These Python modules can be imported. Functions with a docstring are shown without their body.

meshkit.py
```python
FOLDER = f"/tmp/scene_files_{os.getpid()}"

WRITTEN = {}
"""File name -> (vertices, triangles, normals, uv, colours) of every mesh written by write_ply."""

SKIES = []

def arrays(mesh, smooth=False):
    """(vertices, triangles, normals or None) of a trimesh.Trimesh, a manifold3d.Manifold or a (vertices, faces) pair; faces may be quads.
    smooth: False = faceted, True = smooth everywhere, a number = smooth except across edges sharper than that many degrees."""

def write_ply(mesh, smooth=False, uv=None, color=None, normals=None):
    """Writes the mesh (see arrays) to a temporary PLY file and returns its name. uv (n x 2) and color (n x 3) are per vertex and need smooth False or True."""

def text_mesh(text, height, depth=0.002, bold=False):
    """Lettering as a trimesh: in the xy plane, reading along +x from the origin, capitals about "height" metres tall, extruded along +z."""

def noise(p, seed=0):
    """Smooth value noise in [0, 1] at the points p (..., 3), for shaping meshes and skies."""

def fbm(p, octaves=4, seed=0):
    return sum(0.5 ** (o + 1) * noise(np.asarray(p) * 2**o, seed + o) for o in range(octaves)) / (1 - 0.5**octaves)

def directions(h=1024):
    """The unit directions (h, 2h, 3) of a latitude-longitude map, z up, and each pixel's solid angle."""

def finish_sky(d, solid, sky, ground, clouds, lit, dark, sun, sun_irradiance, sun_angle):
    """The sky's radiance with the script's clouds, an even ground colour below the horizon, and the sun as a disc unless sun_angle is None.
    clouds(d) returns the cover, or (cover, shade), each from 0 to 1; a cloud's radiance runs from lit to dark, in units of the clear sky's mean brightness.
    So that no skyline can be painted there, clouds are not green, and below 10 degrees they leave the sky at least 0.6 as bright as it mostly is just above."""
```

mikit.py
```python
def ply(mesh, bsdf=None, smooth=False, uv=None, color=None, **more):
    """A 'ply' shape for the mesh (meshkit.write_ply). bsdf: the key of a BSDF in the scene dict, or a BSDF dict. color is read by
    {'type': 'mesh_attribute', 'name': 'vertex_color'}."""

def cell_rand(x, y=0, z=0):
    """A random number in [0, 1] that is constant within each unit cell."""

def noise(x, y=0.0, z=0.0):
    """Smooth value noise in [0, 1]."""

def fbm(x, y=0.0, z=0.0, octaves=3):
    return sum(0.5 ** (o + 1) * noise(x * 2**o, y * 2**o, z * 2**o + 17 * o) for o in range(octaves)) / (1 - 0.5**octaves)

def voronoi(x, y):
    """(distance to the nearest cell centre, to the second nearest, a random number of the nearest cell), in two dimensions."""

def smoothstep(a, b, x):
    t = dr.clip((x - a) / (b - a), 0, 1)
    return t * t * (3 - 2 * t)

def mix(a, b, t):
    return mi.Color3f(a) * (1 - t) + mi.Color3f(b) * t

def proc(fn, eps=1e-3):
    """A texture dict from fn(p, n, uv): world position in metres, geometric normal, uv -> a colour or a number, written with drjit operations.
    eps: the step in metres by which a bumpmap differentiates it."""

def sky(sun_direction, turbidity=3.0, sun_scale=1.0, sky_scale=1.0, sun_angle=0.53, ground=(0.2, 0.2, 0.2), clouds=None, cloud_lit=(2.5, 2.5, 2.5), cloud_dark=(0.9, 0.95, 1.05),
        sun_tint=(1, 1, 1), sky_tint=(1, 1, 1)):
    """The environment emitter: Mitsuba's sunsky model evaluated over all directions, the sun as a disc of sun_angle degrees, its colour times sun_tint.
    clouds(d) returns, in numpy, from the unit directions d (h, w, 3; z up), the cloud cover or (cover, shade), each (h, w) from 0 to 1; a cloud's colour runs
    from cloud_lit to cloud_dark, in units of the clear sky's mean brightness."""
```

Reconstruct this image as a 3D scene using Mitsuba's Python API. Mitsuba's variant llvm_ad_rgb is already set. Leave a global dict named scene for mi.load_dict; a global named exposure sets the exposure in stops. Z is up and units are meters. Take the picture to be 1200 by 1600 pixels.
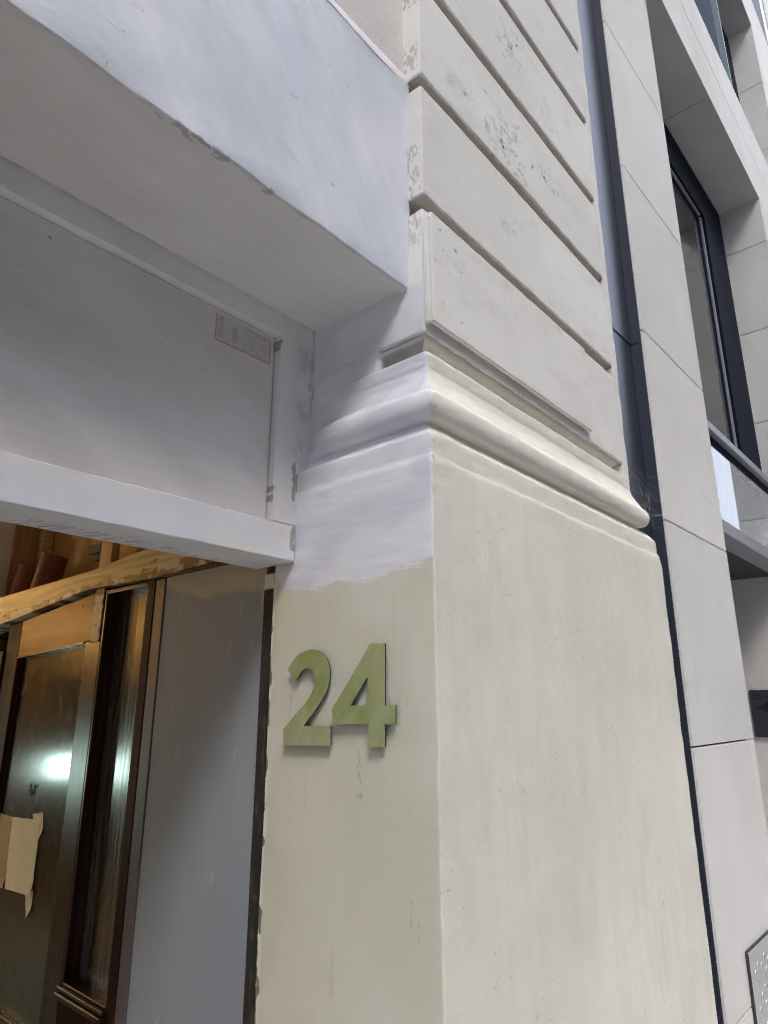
import math
import numpy as np
import trimesh
import manifold3d as m3
import shapely.geometry as sg
import drjit as dr
import mitsuba as mi
import mikit
import meshkit
from mikit import proc, noise, fbm, smoothstep, mix

T = mi.ScalarTransform4f
scene, labels = {}, {}
rng = np.random.default_rng(24)

# ------------------------------------------------------------------ camera, sky, exposure
CAM = np.array([-1.29083645, -0.9453789, 1.6])
FWD = np.array([0.72705, 0.62818, 0.27713])
scene['camera'] = {'type': 'perspective', 'fov': 60.22, 'fov_axis': 'x', 'near_clip': 0.02, 'far_clip': 400.0,
                   'to_world': T().look_at(origin=CAM.tolist(), target=(CAM + FWD).tolist(), up=[0, 0, 1])}
SUN = (-0.50, -0.62, 0.98)
scene['sky'] = mikit.sky(SUN, turbidity=3.0, sun_scale=0.20, sky_scale=1.0, sun_angle=16.0, sun_tint=(.86, .95, 1.15), clouds=lambda d: 1.0,
                         cloud_lit=(1.62, 1.71, 1.93), ground=(0.2, 0.2, 0.2))
exposure = 3.0


# ------------------------------------------------------------------ helpers
def numbered(key):
    if key not in USED:
        USED.add(key)
        return key
    k = 1
    while f'{key}_{k:03d}' in USED:
        k += 1
    USED.add(f'{key}_{k:03d}')
    return f'{key}_{k:03d}'


USED = set()


def thing(name, label=None, cat=None, group=None, kind=None):
    key = numbered(name)
    d = {}
    if label: d['label'] = label
    if cat: d['category'] = cat
    if group: d['group'] = group
    if kind: d['kind'] = kind
    if d: labels[key] = d
    return key


def put(parent, name, mesh, mat, smooth=30, label=None, kind=None, **more):
    """one entry of the scene, a part of parent (or a thing's own mesh where name is None)"""
    key = numbered(f'{parent}__{name}') if name else parent
    scene[key] = mikit.ply(mesh, mat, smooth=smooth, **more)
    if label or kind:
        labels.setdefault(key, {}).update({k: v for k, v in (('label', label), ('kind', kind)) if v})
    return key


def axis(a, b, r, res):
    if b - a <= 2.2 * r:
        return np.linspace(a, b, 3)
    n = max(1, int(round((b - a - 2 * r) / res)))
    return np.concatenate([[a, a + .35 * r, a + .7 * r], np.linspace(a + r, b - r, n + 1), [b - .7 * r, b - .35 * r, b]])


def rbox(x0, x1, y0, y1, z0, z1, r=.004, res=.05, amp=0., scale=6., edge=0., seed=0, resv=None):
    """a box with rounded, slightly wavy and chipped edges"""
    lo, hi = np.array([x0, y0, z0], float), np.array([x1, y1, z1], float)
    r = min(r, .45 * (hi - lo).min())
    rv = resv or (res, res, res)
    ax = [axis(lo[k], hi[k], r, rv[k]) for k in range(3)]
    V, F, off = [], [], 0
    for k in range(3):
        a, b = (k + 1) % 3, (k + 2) % 3
        A, B = np.meshgrid(ax[a], ax[b], indexing='ij')
        na, nb = A.shape
        i = np.arange(na * nb).reshape(na, nb)
        q = np.stack([i[:-1, :-1], i[1:, :-1], i[1:, 1:], i[:-1, 1:]], -1).reshape(-1, 4)
        for s, val in ((0, lo[k]), (1, hi[k])):
            P = np.empty((na * nb, 3))
            P[:, a], P[:, b], P[:, k] = A.ravel(), B.ravel(), val
            V.append(P)
            F.append((q if s else q[:, ::-1]) + off)
            off += na * nb
    v, f = np.vstack(V), np.vstack(F)
    f = np.vstack([f[:, [0, 1, 2]], f[:, [0, 2, 3]]])
    m = trimesh.Trimesh(v, f, process=False)
    m.merge_vertices(digits_vertex=7)
    v = np.array(m.vertices)
    c = np.clip(v, lo + r, hi - r)
    d = v - c
    L = np.linalg.norm(d, axis=1, keepdims=True)
    nrm = d / np.maximum(L, 1e-9)
    on_edge = ((np.abs(d) > 1e-6).sum(1) >= 2)
    v = c + nrm * r
    if amp:
        v = v + nrm * ((meshkit.fbm(v * scale + 7.3 * seed, 3, seed) - .5) * 2 * amp)[:, None]
    if edge:
        k = np.clip((meshkit.fbm(v * 38 + 3.1 * seed, 2, seed + 5) - .5) * 3, 0, 1) * on_edge
        v = v - nrm * (k * edge)[:, None]
    return trimesh.Trimesh(v, m.faces, process=False)


def cbox(x0, x1, y0, y1, z0, z1, r=.003):
    return rbox(x0, x1, y0, y1, z0, z1, r=r, res=10)


def join(*ms):
    return trimesh.util.concatenate(list(ms))


def to_trimesh(man):
    m = man.to_mesh()
    return trimesh.Trimesh(m.vert_properties[:, :3], m.tri_verts, process=False)


def manifold(mesh):
    return m3.Manifold(m3.Mesh(np.asarray(mesh.vertices, np.float32), np.asarray(mesh.faces, np.uint32)))


def rod(p, q, r, r2=None, n=24):
    p, q = np.array(p, float), np.array(q, float)
    L = np.linalg.norm(q - p)
    m = to_trimesh(m3.Manifold.cylinder(L, r, r if r2 is None else r2, n))
    m.apply_transform(trimesh.geometry.align_vectors([0, 0, 1], (q - p) / L))
    m.apply_translation(p)
    return m


def sweep_rings(P):
    """P (n, m, 3): a sheet of quads through n rings of m points"""
    n, m = P.shape[:2]
    i = np.arange(n * m).reshape(n, m)
    q = np.stack([i[:-1, :-1], i[1:, :-1], i[1:, 1:], i[:-1, 1:]], -1).reshape(-1, 4)
    return trimesh.Trimesh(P.reshape(-1, 3), np.vstack([q[:, [0, 1, 2]], q[:, [0, 2, 3]]]), process=False)


def extrude_yz(poly, x0, x1):
    """a polygon given in (y, z) extruded along x from x0 to x1"""
    m = trimesh.creation.extrude_polygon(poly, x1 - x0, engine='earcut')
    v = np.array(m.vertices)
    m.vertices = np.stack([v[:, 2] + x0, v[:, 0], v[:, 1]], 1)
    return m


# ------------------------------------------------------------------ materials
def mat(name, color, rough=.6, bump=None, height=.001, eps=.001, two=True, **more):
    b = {'type': 'principled', 'base_color': color if isinstance(color, dict) else {'type': 'rgb', 'value': list(color)},
         'roughness': rough, **more}
    if bump is not None:
        b = {'type': 'bumpmap', 'arbitrary': proc(bump, eps), 'scale': height, 'bsdf': b}
    scene[name] = {'type': 'twosided', 'bsdf': b} if two else b
    return name


def blob(u, v, cu, cv, ru, rv, wob):
    """soft-edged irregular patch: 1 inside"""
    d = dr.sqrt(dr.square((u - cu) / ru) + dr.square((v - cv) / rv))
    return smoothstep(1.08, .86, d + (wob - .5) * 2.6)


def grain(p, k=420.):
    return (noise(p.x * k, p.y * k, p.z * k) - .5) + 1.1 * (noise(p.x * 130, p.y * 130, p.z * 130) - .5)


# --- cream masonry paint of the pier's lower body and moulding
def wear(c, p):
    """paint knocked off along the arris of the pier"""
    d = dr.abs(p.x) + dr.abs(p.y)
    k = smoothstep(.016, .006, d) * smoothstep(.66, .72, fbm(p.z * 75, (p.x - p.y) * 60, 3., 3))
    return mix(c, mix((.24, .23, .20), (.48, .46, .42), noise(p.z * 140, p.x * 90, 1.)), k * smoothstep(.5, .65, noise(p.z * 3.5, 7.)) * .5)


def cream(p, n, uv):
    big = fbm(p.x * 2.3, p.y * 2.3, p.z * 1.6, 4)
    mid = fbm(p.x * 11, p.y * 11 + 5, p.z * 5, 3)
    c = mix((.69, .675, .605), (.73, .715, .65), smoothstep(.3, .7, big))
    c = mix(c, (.63, .63, .56), smoothstep(.54, .74, mid) * .45)
    streak = noise(p.x * 34, p.y * 34, p.z * 1.1 + 3)
    brush = noise(p.x * 90 + p.z * 7, p.y * 90, p.z * 7) * smoothstep(.45, .6, noise(p.x * 3, p.y * 3, p.z * 2.4))
    smear = smoothstep(.55, .75, fbm(p.x * 6 + p.z * 2, p.y * 6, p.z * 3 - p.x, 4))
    c = mix(c, (.60, .60, .555), smear * .18)
    c = c * (1 + (streak - .5) * .035 + (brush - .25) * .05 + grain(p) * .045)
    spot = smoothstep(.86, .92, noise(p.x * 150, p.y * 150, p.z * 110)) * smoothstep(.60, .72, noise(p.x * 5, p.y * 5 + 9, p.z * 5))
    c = mix(c, (.36, .34, .29), spot * .5)
    hair = smoothstep(.012, .004, dr.abs(noise(p.x * 7 + 3, p.y * 7, p.z * 4) - .5)) * smoothstep(.62, .72, noise(p.x * 4, p.y * 4 + 2, p.z * 4))
    return wear(mix(c, (.42, .40, .34), hair * .12), p)


def plaster_bump(p, n, uv):
    a = fbm(p.x * 9, p.y * 9, p.z * 7, 3)
    trowel = noise(p.x * 21 + p.z * 9, p.y * 21, p.z * 70)
    return a * 1.0 + trowel * .16 + noise(p.x * 110, p.y * 110, p.z * 80) * .12 + noise(p.x * 260, p.y * 260, p.z * 260) * .08


mat('cream_paint', proc(cream), .78, plaster_bump, .0022, .0015, specular=.3)


# --- the reveal: new lavender white paint brushed over the old cream paint, with a ragged lower edge
def reveal(p, n, uv):
    old = fbm(p.x * 3 + 4, p.y * 5, p.z * 2.6, 4)
    c = mix((.575, .58, .495), (.62, .62, .555), smoothstep(.35, .65, old))
    c = mix(c, (.60, .59, .44), smoothstep(.52, .7, fbm(p.y * 7 + 2, p.z * 9, 1.5, 3)) * smoothstep(1.62, 1.85, p.z + (noise(p.y * 5, p.z * 5, 2.) - .5) * .3) * .75)
    drip = smoothstep(.70, .80, noise(p.y * 62, p.z * 2.2, 4.4)) * smoothstep(.52, .66, noise(p.y * 12, p.z * 6, 8.))
    c = mix(c, (.47, .45, .38), drip * .35)
    # dark runs and scuffs under the numerals and beside them
    w = fbm(p.y * 60, p.z * 60, 2.0, 2)
    marks = blob(p.y, p.z, .245, 1.44, .006, .055, w) + blob(p.y, p.z, .235, 1.375, .004, .03, w) + blob(p.y, p.z, .09, 1.60, .005, .020, w)
    marks = marks + blob(p.y, p.z, .505, 1.60, .004, .02, w) + blob(p.y, p.z, .12, 1.53, .003, .012, w) + blob(p.y, p.z, .085, 1.17, .004, .03, w) + blob(p.y, p.z, .06, 1.13, .006, .02, w)
    c = mix(c, (.25, .25, .23), dr.minimum(marks, 1.0) * smoothstep(.35, .6, noise(p.y * 240, p.z * 120, 1.)) * .35)
    c = c * (1 + grain(p, 520.) * .04)
    # the new paint
    stroke = noise(p.y * 6, p.z * 170, 2.)
    patch = fbm(p.y * 8 + p.x * 8, p.z * 11, 6.0, 3)
    new = mix((.635, .655, .73), (.725, .74, .80), smoothstep(.32, .68, patch))
    new = mix(new, (.56, .575, .62), smoothstep(.60, .74, fbm(p.y * 5, p.z * 16 + 4, 1.1, 3)) * .45)
    new = new * (1 + (stroke - .5) * .06 + (noise(p.y * 10 + p.z * 8, p.z * 90 - p.y * 12, 4.) - .5) * .07)
    fold = smoothstep(.016, .004, dr.abs(fbm(p.y * 4 + p.z * 3, p.z * 52 + p.y * 9, 5., 2) - .52)) * smoothstep(.45, .58, noise(p.y * 10, p.z * 24, 3.))
    edge = 1.919 + (noise(p.y * 17, 3.) - .5) * .018 + (noise(p.y * 60, 8.) - .5) * .008 + smoothstep(.14, .0, p.y) * .026 + smoothstep(.40, .62, p.y) * .006
    k = smoothstep(-.010, .012, p.z - edge + (noise(p.y * 30, p.z * 260, 7.) - .5) * .026)
    c = mix(c, new, k)
    slot = smoothstep(.060, .072, p.x) * smoothstep(2.535, 2.55, p.z) * smoothstep(2.64, 2.61, p.z)
    c = mix(c, mix((.25, .235, .20), (.38, .365, .33), fbm(p.y * 30, p.z * 40, 2., 3)), slot * .9)
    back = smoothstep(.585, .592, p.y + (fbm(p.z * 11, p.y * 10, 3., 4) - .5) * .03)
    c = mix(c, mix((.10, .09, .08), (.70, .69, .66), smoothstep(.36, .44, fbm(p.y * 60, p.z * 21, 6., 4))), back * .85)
    return wear(c, p)


def reveal_bump(p, n, uv):
    k = smoothstep(1.90, 1.95, p.z)
    stroke = noise(p.y * 9, p.z * 210, p.x * 20) * .42 + noise(p.y * 14 + p.z * 9, p.z * 420, 2.) * .25 + noise(p.y * 4 + p.z * 2, p.z * 60, 2.) * .3
    # trowelled filler ridges
    ridge = smoothstep(.03, .0, dr.abs(fbm(p.y * 4 + p.z * 3, p.z * 52 + p.y * 9, 5., 2) - .52)) * .5
    return fbm(p.x * 9, p.y * 12, p.z * 8, 3) * .9 + (stroke + ridge) * k + noise(p.y * 260, p.z * 260, 1.) * .07


mat('reveal_paint', proc(reveal), .66, reveal_bump, .0012, .0012, specular=.3)


# --- pale masonry paint of the rusticated blocks with glue scars and flaked patches
def pale(p, n, uv):
    big = fbm(p.x * 2.0 + 9, p.y * 2, p.z * 2.4, 4)
    c = mix((.68, .668, .65), (.742, .73, .715), smoothstep(.3, .7, big))
    c = mix(c, (.60, .59, .54), smoothstep(.56, .76, fbm(p.x * 9, p.y * 9, p.z * 14, 3)) * .45)
    c = c * (1 + grain(p) * .04)
    front = smoothstep(.075, .065, p.y)
    w = fbm(p.x * 24, p.z * 30, 3., 3)
    a = (blob(p.x, p.z, .30, 3.70, .09, .06, w) * .35 + blob(p.x, p.z, .70, 4.28, .10, .09, w) * .8 + blob(p.x, p.z, .60, 3.70, .11, .13, w)
         + blob(p.x, p.z, .92, 3.76, .13, .04, w) * .7 + blob(p.x, p.z, .58, 3.31, .05, .04, w) * .5 + blob(p.x, p.z, 1.0, 4.14, .12, .05, w) * .35)
    speck = smoothstep(.60, .66, fbm(p.x * 40 + p.z * 20, p.z * 60, 2., 3))
    c = mix(c, (.30, .29, .27), dr.minimum(a, 1.) * speck * front * .55)
    ring = smoothstep(.05, .02, dr.abs(fbm(p.x * 30, p.z * 34, 7., 2) - .5)) * dr.minimum(a, 1.) * front
    c = mix(c, (.43, .42, .39), ring * .55)
    # chipped arris of the return
    ret = smoothstep(.049, .0475, p.x) * smoothstep(.055, .075, p.y)
    chip = smoothstep(.5, .60, fbm(p.y * 150, p.z * 60, 4., 3)) * smoothstep(.52, .62, noise(p.z * 7 + 2.4, 2.))
    c = mix(c, (.36, .355, .33), ret * chip * .7 * smoothstep(2.84, 2.9, p.z))
    dirt = smoothstep(.84, .9, noise(p.x * 150, p.y * 150, p.z * 120)) * smoothstep(.58, .7, noise(p.x * 6, 1., p.z * 7))
    c = mix(c, (.36, .34, .30), dirt * .5)
    # olive dirt in the grooves plus painted-in shade on the block undersides
    groove_shade = mi.Float(0)
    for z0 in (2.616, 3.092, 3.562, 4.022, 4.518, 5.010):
        groove_shade = dr.maximum(groove_shade, smoothstep(.0062, .0045, dr.abs(p.z - z0)))
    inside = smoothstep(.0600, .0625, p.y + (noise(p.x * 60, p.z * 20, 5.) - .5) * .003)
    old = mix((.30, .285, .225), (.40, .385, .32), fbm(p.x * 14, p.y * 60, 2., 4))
    c = mix(c, old, groove_shade * inside * smoothstep(.049, .052, p.x) * .9)
    # the newly painted lower part of the return, under the fascia
    patch = fbm(p.y * 8 + p.x * 8, p.z * 11, 6.0, 3)
    new = mix((.645, .655, .715), (.73, .735, .785), smoothstep(.32, .68, patch)) * (1 + (noise(p.y * 6, p.z * 170, 2.) - .5) * .06)
    k = smoothstep(.054, .0505, p.x) * smoothstep(.0545, .0575, p.y) * smoothstep(.006, -.006, p.z - 2.785 + (noise(p.y * 40, 2.) - .5) * .012)
    return mix(c, new, k)


def pale_bump(p, n, uv):
    w = fbm(p.x * 24, p.z * 30, 3., 3)
    a = blob(p.x, p.z, .30, 3.70, .10, .07, w) + blob(p.x, p.z, .60, 3.70, .12, .14, w) + blob(p.x, p.z, .70, 4.28, .1, .09, w)
    return fbm(p.x * 8, p.y * 9, p.z * 9, 3) + noise(p.x * 240, p.y * 240, p.z * 240) * .10 + noise(p.x * 14 - p.z * 18, p.z * 40, 3.) * .16 + dr.minimum(a, 1.) * fbm(p.x * 60, p.z * 70, 1., 2) * .5


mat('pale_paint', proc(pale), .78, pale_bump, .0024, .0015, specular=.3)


# --- fascia: bluish white on the front, grey undercoat on the soffit, paint edge just behind the arris
def fascia_paint(p, n, uv):
    cloud = fbm(p.x * 3.4, p.z * 2.2, 2.4, 4)
    blue = mix((.62, .655, .745), (.715, .735, .80), smoothstep(.32, .66, cloud))
    blue = mix(blue, (.545, .60, .665), smoothstep(.56, .74, fbm(p.x * 2.1 + p.z * 1.4 + 3, p.z * 3.6, 6., 3)) * .6)
    drag = noise(p.x * 22 + 2, p.z * 3.0, 4.)
    s1 = noise(p.x * 40 + p.z * 26, p.z * 7 - p.x * 4, 2.) * smoothstep(.45, .65, noise(p.x * 2.6, p.z * 2.6, 3.))
    s2 = noise(p.x * 9 - p.z * 5, p.z * 70 + p.x * 30, 5.) * smoothstep(.5, .7, noise(p.x * 3.1, p.z * 2.2, 8.))
    blue = blue * (1 + (drag - .5) * .05 + (s1 - .3) * .06 + (s2 - .3) * .06 + grain(p, 300.) * .04)
    line = smoothstep(.010, .003, dr.abs(fbm(p.x * 2.2, p.z * 2.6, 4., 3) - .5)) * smoothstep(.6, .7, noise(p.x * 5, p.z * 4, 2.))
    blue = mix(blue, (.50, .53, .60), line * .4)
    pin = smoothstep(.955, .975, noise(p.x * 90, p.z * 90, 3.)) * smoothstep(.55, .62, noise(p.x * 7, p.z * 7, 1.))
    blue = mix(blue, (.22, .21, .20), pin * .7)
    grey = mix((.63, .62, .605), (.70, .69, .68), smoothstep(.3, .7, fbm(p.x * 2.2, p.y * 5, 2., 4)))
    grey = grey * (1 + (noise(p.x * 3, p.y * 60, 1.) - .5) * .05 + grain(p, 300.) * .03)
    scr = smoothstep(.70, .8, fbm(p.x * 18, p.y * 26, 9., 3)) * smoothstep(-.35, .05, p.x)
    grey = mix(grey, (.70, .69, .68), scr * .6)
    k = smoothstep(.0, .004, p.y - .1165 + (fbm(p.x * 14, 3., 2., 3) - .5) * .006)
    c = mix(blue, grey, k)
    chip = smoothstep(.60, .66, fbm(p.x * 40, p.y * 60, p.z * 40, 3)) * smoothstep(.15, .125, p.y) * smoothstep(.018, .004, dr.abs(p.z - 2.779)) * smoothstep(.055, .02, dr.abs(p.x + .62) - .12)
    return mix(c, (.22, .20, .18), chip * .5)


def fascia_bump(p, n, uv):
    return fbm(p.x * 5, p.y * 8, p.z * 5, 4) * 1.5 + noise(p.x * 130, p.y * 130, p.z * 130) * .22 + noise(p.x * 16, p.z * 9, p.y * 60) * .4 + noise(p.x * 40 + p.z * 26, p.z * 7 - p.x * 4, 2.) * .25 + noise(p.x * 9, p.z * 90, 5.) * .2 * smoothstep(.4, .6, noise(p.x * 3, p.z * 3, 1.))


mat('fascia_paint', proc(fascia_paint), .72, fascia_bump, .003, .002, specular=.3)


# --- grey primer on the joinery of the overlight; chipped to old green-grey paint near the pier
def primer(p, n, uv):
    c = mix((.66, .65, .655), (.73, .72, .735), smoothstep(.3, .7, fbm(p.x * 4, p.y * 8, p.z * 6, 4)))
    c = mix(c, (.63, .66, .74), smoothstep(2.17, 2.02, p.z) * smoothstep(.40, .62, fbm(p.x * 5, p.z * 9, 3., 3)) * .7)
    c = c * (1 + grain(p, 300.) * .03 + (noise(p.x * 120, p.z * 4, p.y * 60) - .5) * .03)
    near = lambda x, z, rx, rz: smoothstep(1.25, .55, dr.sqrt(dr.square((p.x - x) / rx) + dr.square((p.z - z) / rz)))
    zone = near(-.022, 2.245, .022, .085) + near(-.02, 2.07, .022, .05) + near(-.097, 2.19, .012, .04) + near(-.096, 2.68, .012, .03)
    chips = smoothstep(.53, .57, fbm(p.x * 85, p.z * 34, 7.7, 4) + (dr.minimum(zone, 1.) - 1.) * .45 + .09)
    c = mix(c, mix((.24, .225, .17), (.34, .33, .30), noise(p.x * 60, p.z * 60, 1.)), chips * .9)
    dirt = smoothstep(.55, .75, fbm(p.x * 22, p.z * 12, 5., 3)) * smoothstep(-.055, .035, p.x) * smoothstep(2.25, 2.35, p.z)
    c = mix(c, (.30, .28, .25), dirt * .55)
    # sawn underside of the bottom rail with dark unpainted pores
    under = smoothstep(2.004, 2.0015, p.z) * smoothstep(.52, .53, p.y)
    saw = smoothstep(.56, .70, noise(p.x * 330 + p.y * 120, p.y * 26, 3.)) * smoothstep(.56, .60, p.y) * smoothstep(.42, .62, fbm(p.x * 5, p.y * 22, 7., 3))
    return mix(c, (.24, .225, .19), under * saw * .6)


def primer_bump(p, n, uv):
    return fbm(p.x * 10, p.y * 14, p.z * 8, 3) + noise(p.x * 12, p.y * 160, p.z * 160) * .22 + noise(p.x * 240, p.y * 200, p.z * 240) * .08


mat('primer_paint', proc(primer), .55, primer_bump, .0014, .0015)


def board_primer(p, n, uv):
    a = fbm(p.x * 1.5 - p.z * .9, p.z * 4.5 + p.x * 2.4, 3., 5)
    c = mix((.60, .58, .585), (.69, .67, .68), smoothstep(.32, .68, a))
    wood = noise(p.x * 5, p.z * 90 + 6 * noise(p.x * 1.2, p.z * 4, 1.), 3.)
    pin = smoothstep(.972, .985, noise(p.x * 110, p.z * 110, 9.)) * smoothstep(.55, .62, noise(p.x * 7, p.z * 7, 1.))
    c = c * (1 + (wood - .5) * .045 + grain(p, 330.) * .04)
    return mix(c, (.2, .18, .17), pin * .6)


mat('board_primer', proc(board_primer), .55)


# --- pebbly render above the fascia
def render_col(p, n, uv):
    c = mix((.60, .59, .57), (.66, .65, .63), fbm(p.x * 6, p.y * 6, p.z * 6, 3))
    return mix(c, (.36, .35, .32), smoothstep(.66, .78, noise(p.x * 120, p.y * 120, p.z * 120)) * .2)


mat('rough_render', proc(render_col), .8, lambda p, n, uv: noise(p.x * 130, p.y * 130, p.z * 130) + .5 * noise(p.x * 320, p.y * 320, p.z * 320), .0013, .001)
mat('pink_undercoat', proc(lambda p, n, uv: mix((.64, .50, .50), (.72, .68, .73), smoothstep(.30, .52, fbm(p.x * 9, p.y * 30, p.z * 20, 3) + smoothstep(.0, -.2, p.x) * .2 - smoothstep(-.02, .06, p.x) * .2))), .6)
mat('glue', (.60, .60, .59), .25)
mat('dark_hole', (.045, .03, .025), .9)
mat('dark_grime', proc(lambda p, n, uv: mix((.05, .046, .042), (.16, .15, .14), smoothstep(.45, .7, fbm(p.x * 50, p.y * 50, p.z * 30, 3)))), .85)


# --- black jamb with worn patches
def jamb(p, n, uv):
    c = mix((.018, .017, .017), (.045, .042, .04), fbm(p.x * 30, p.y * 50, p.z * 6, 3))
    s = smoothstep(.74, .80, noise(p.y * 140, p.z * 22, 3.))
    return mix(c, (.22, .21, .2), s * .15)


mat('black_paint', proc(jamb), .7, specular=.2)


# --- blue grey board with the old cream paint left along its top
def bluegrey(p, n, uv):
    c = mix((.238, .280, .335), (.28, .322, .378), fbm(p.y * 4, p.z * 2.2, 1., 4))
    c = c * (1 + (noise(p.y * 60, p.z * 2, 3.) - .5) * .05 + grain(p, 300.) * .03)
    scr = smoothstep(.80, .86, noise(p.y * 70 + p.z * 14, p.z * 9, 5.)) * smoothstep(.55, .68, noise(p.y * 9, p.z * 9, 1.))
    c = mix(c, (.5, .51, .52), scr * .22)
    top = 1.945 + (noise(p.y * 11, 3.) - .5) * .02 + smoothstep(.98, 1.28, p.y) * .07
    k = smoothstep(-.01, .012, p.z - top)
    k = dr.maximum(k, smoothstep(.70, .685, p.y + (noise(p.z * 20, 2.) - .5) * .02) * smoothstep(1.78, 1.88, p.z))
    old = mix((.40, .39, .28), (.45, .45, .39), fbm(p.y * 14, p.z * 14, 2., 3))
    return mix(c, old, k * .85)


mat('blue_grey_paint', proc(bluegrey), .65, lambda p, n, uv: fbm(p.y * 8, p.z * 5, 1., 3) + noise(p.y * 100, p.z * 8, 2.) * .15, .0008, .002)
mat('plum_paint', (.10, .085, .10), .5)


# --- varnished dark timber and stripped timber
def varnish(p, n, uv):
    g = noise(p.y * 16 + p.x * 90, p.z * 2.4, p.x * 60) * .6 + noise(p.y * 120, p.z * 5, p.x * 120) * .4
    return mix((.016, .005, .004), (.062, .017, .010), smoothstep(.35, .85, g))


mat('dark_varnish', proc(varnish), .30, lambda p, n, uv: noise(p.y * 90, p.z * 5, p.x * 90) + noise(p.y * 30, p.z * 30, p.x * 30) * .4, .0006, .001, clearcoat=.12, clearcoat_gloss=.85, specular=.3)


def amber(p, n, uv):
    g = noise(p.y * 3, p.z * 70, 4.) * .6 + fbm(p.y * 6, p.z * 30, 2., 3) * .4
    return mix((.13, .042, .007), (.24, .088, .016), g)


mat('amber_varnish', proc(amber), .40, specular=.2)
mat('dull_varnish', proc(varnish), .6, specular=.12)


def stripped(p, n, uv):
    rings = noise(p.y * 2.2, p.z * 75 + 9 * noise(p.y * 1.6, p.z * 5, 2.), p.x * 40)
    c = mix((.42, .33, .15), (.56, .47, .25), smoothstep(.3, .7, rings))
    w = fbm(p.y * 9, p.z * 34, p.x * 9, 4)
    low = smoothstep(2.095, 2.075, p.z + (p.y - 1.4) * .045 + (w - .5) * .10)
    lumps = mix((.52, .50, .42), (.09, .05, .02), smoothstep(.42, .54, fbm(p.y * 12, p.z * 22, 6., 4)))
    c = mix(c, lumps, low * .9)
    return c


mat('stripped_timber', proc(stripped), .55, lambda p, n, uv: noise(p.y * 3, p.z * 80, p.x * 60) + fbm(p.y * 20, p.z * 40, 2., 3), .0012, .001)


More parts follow.
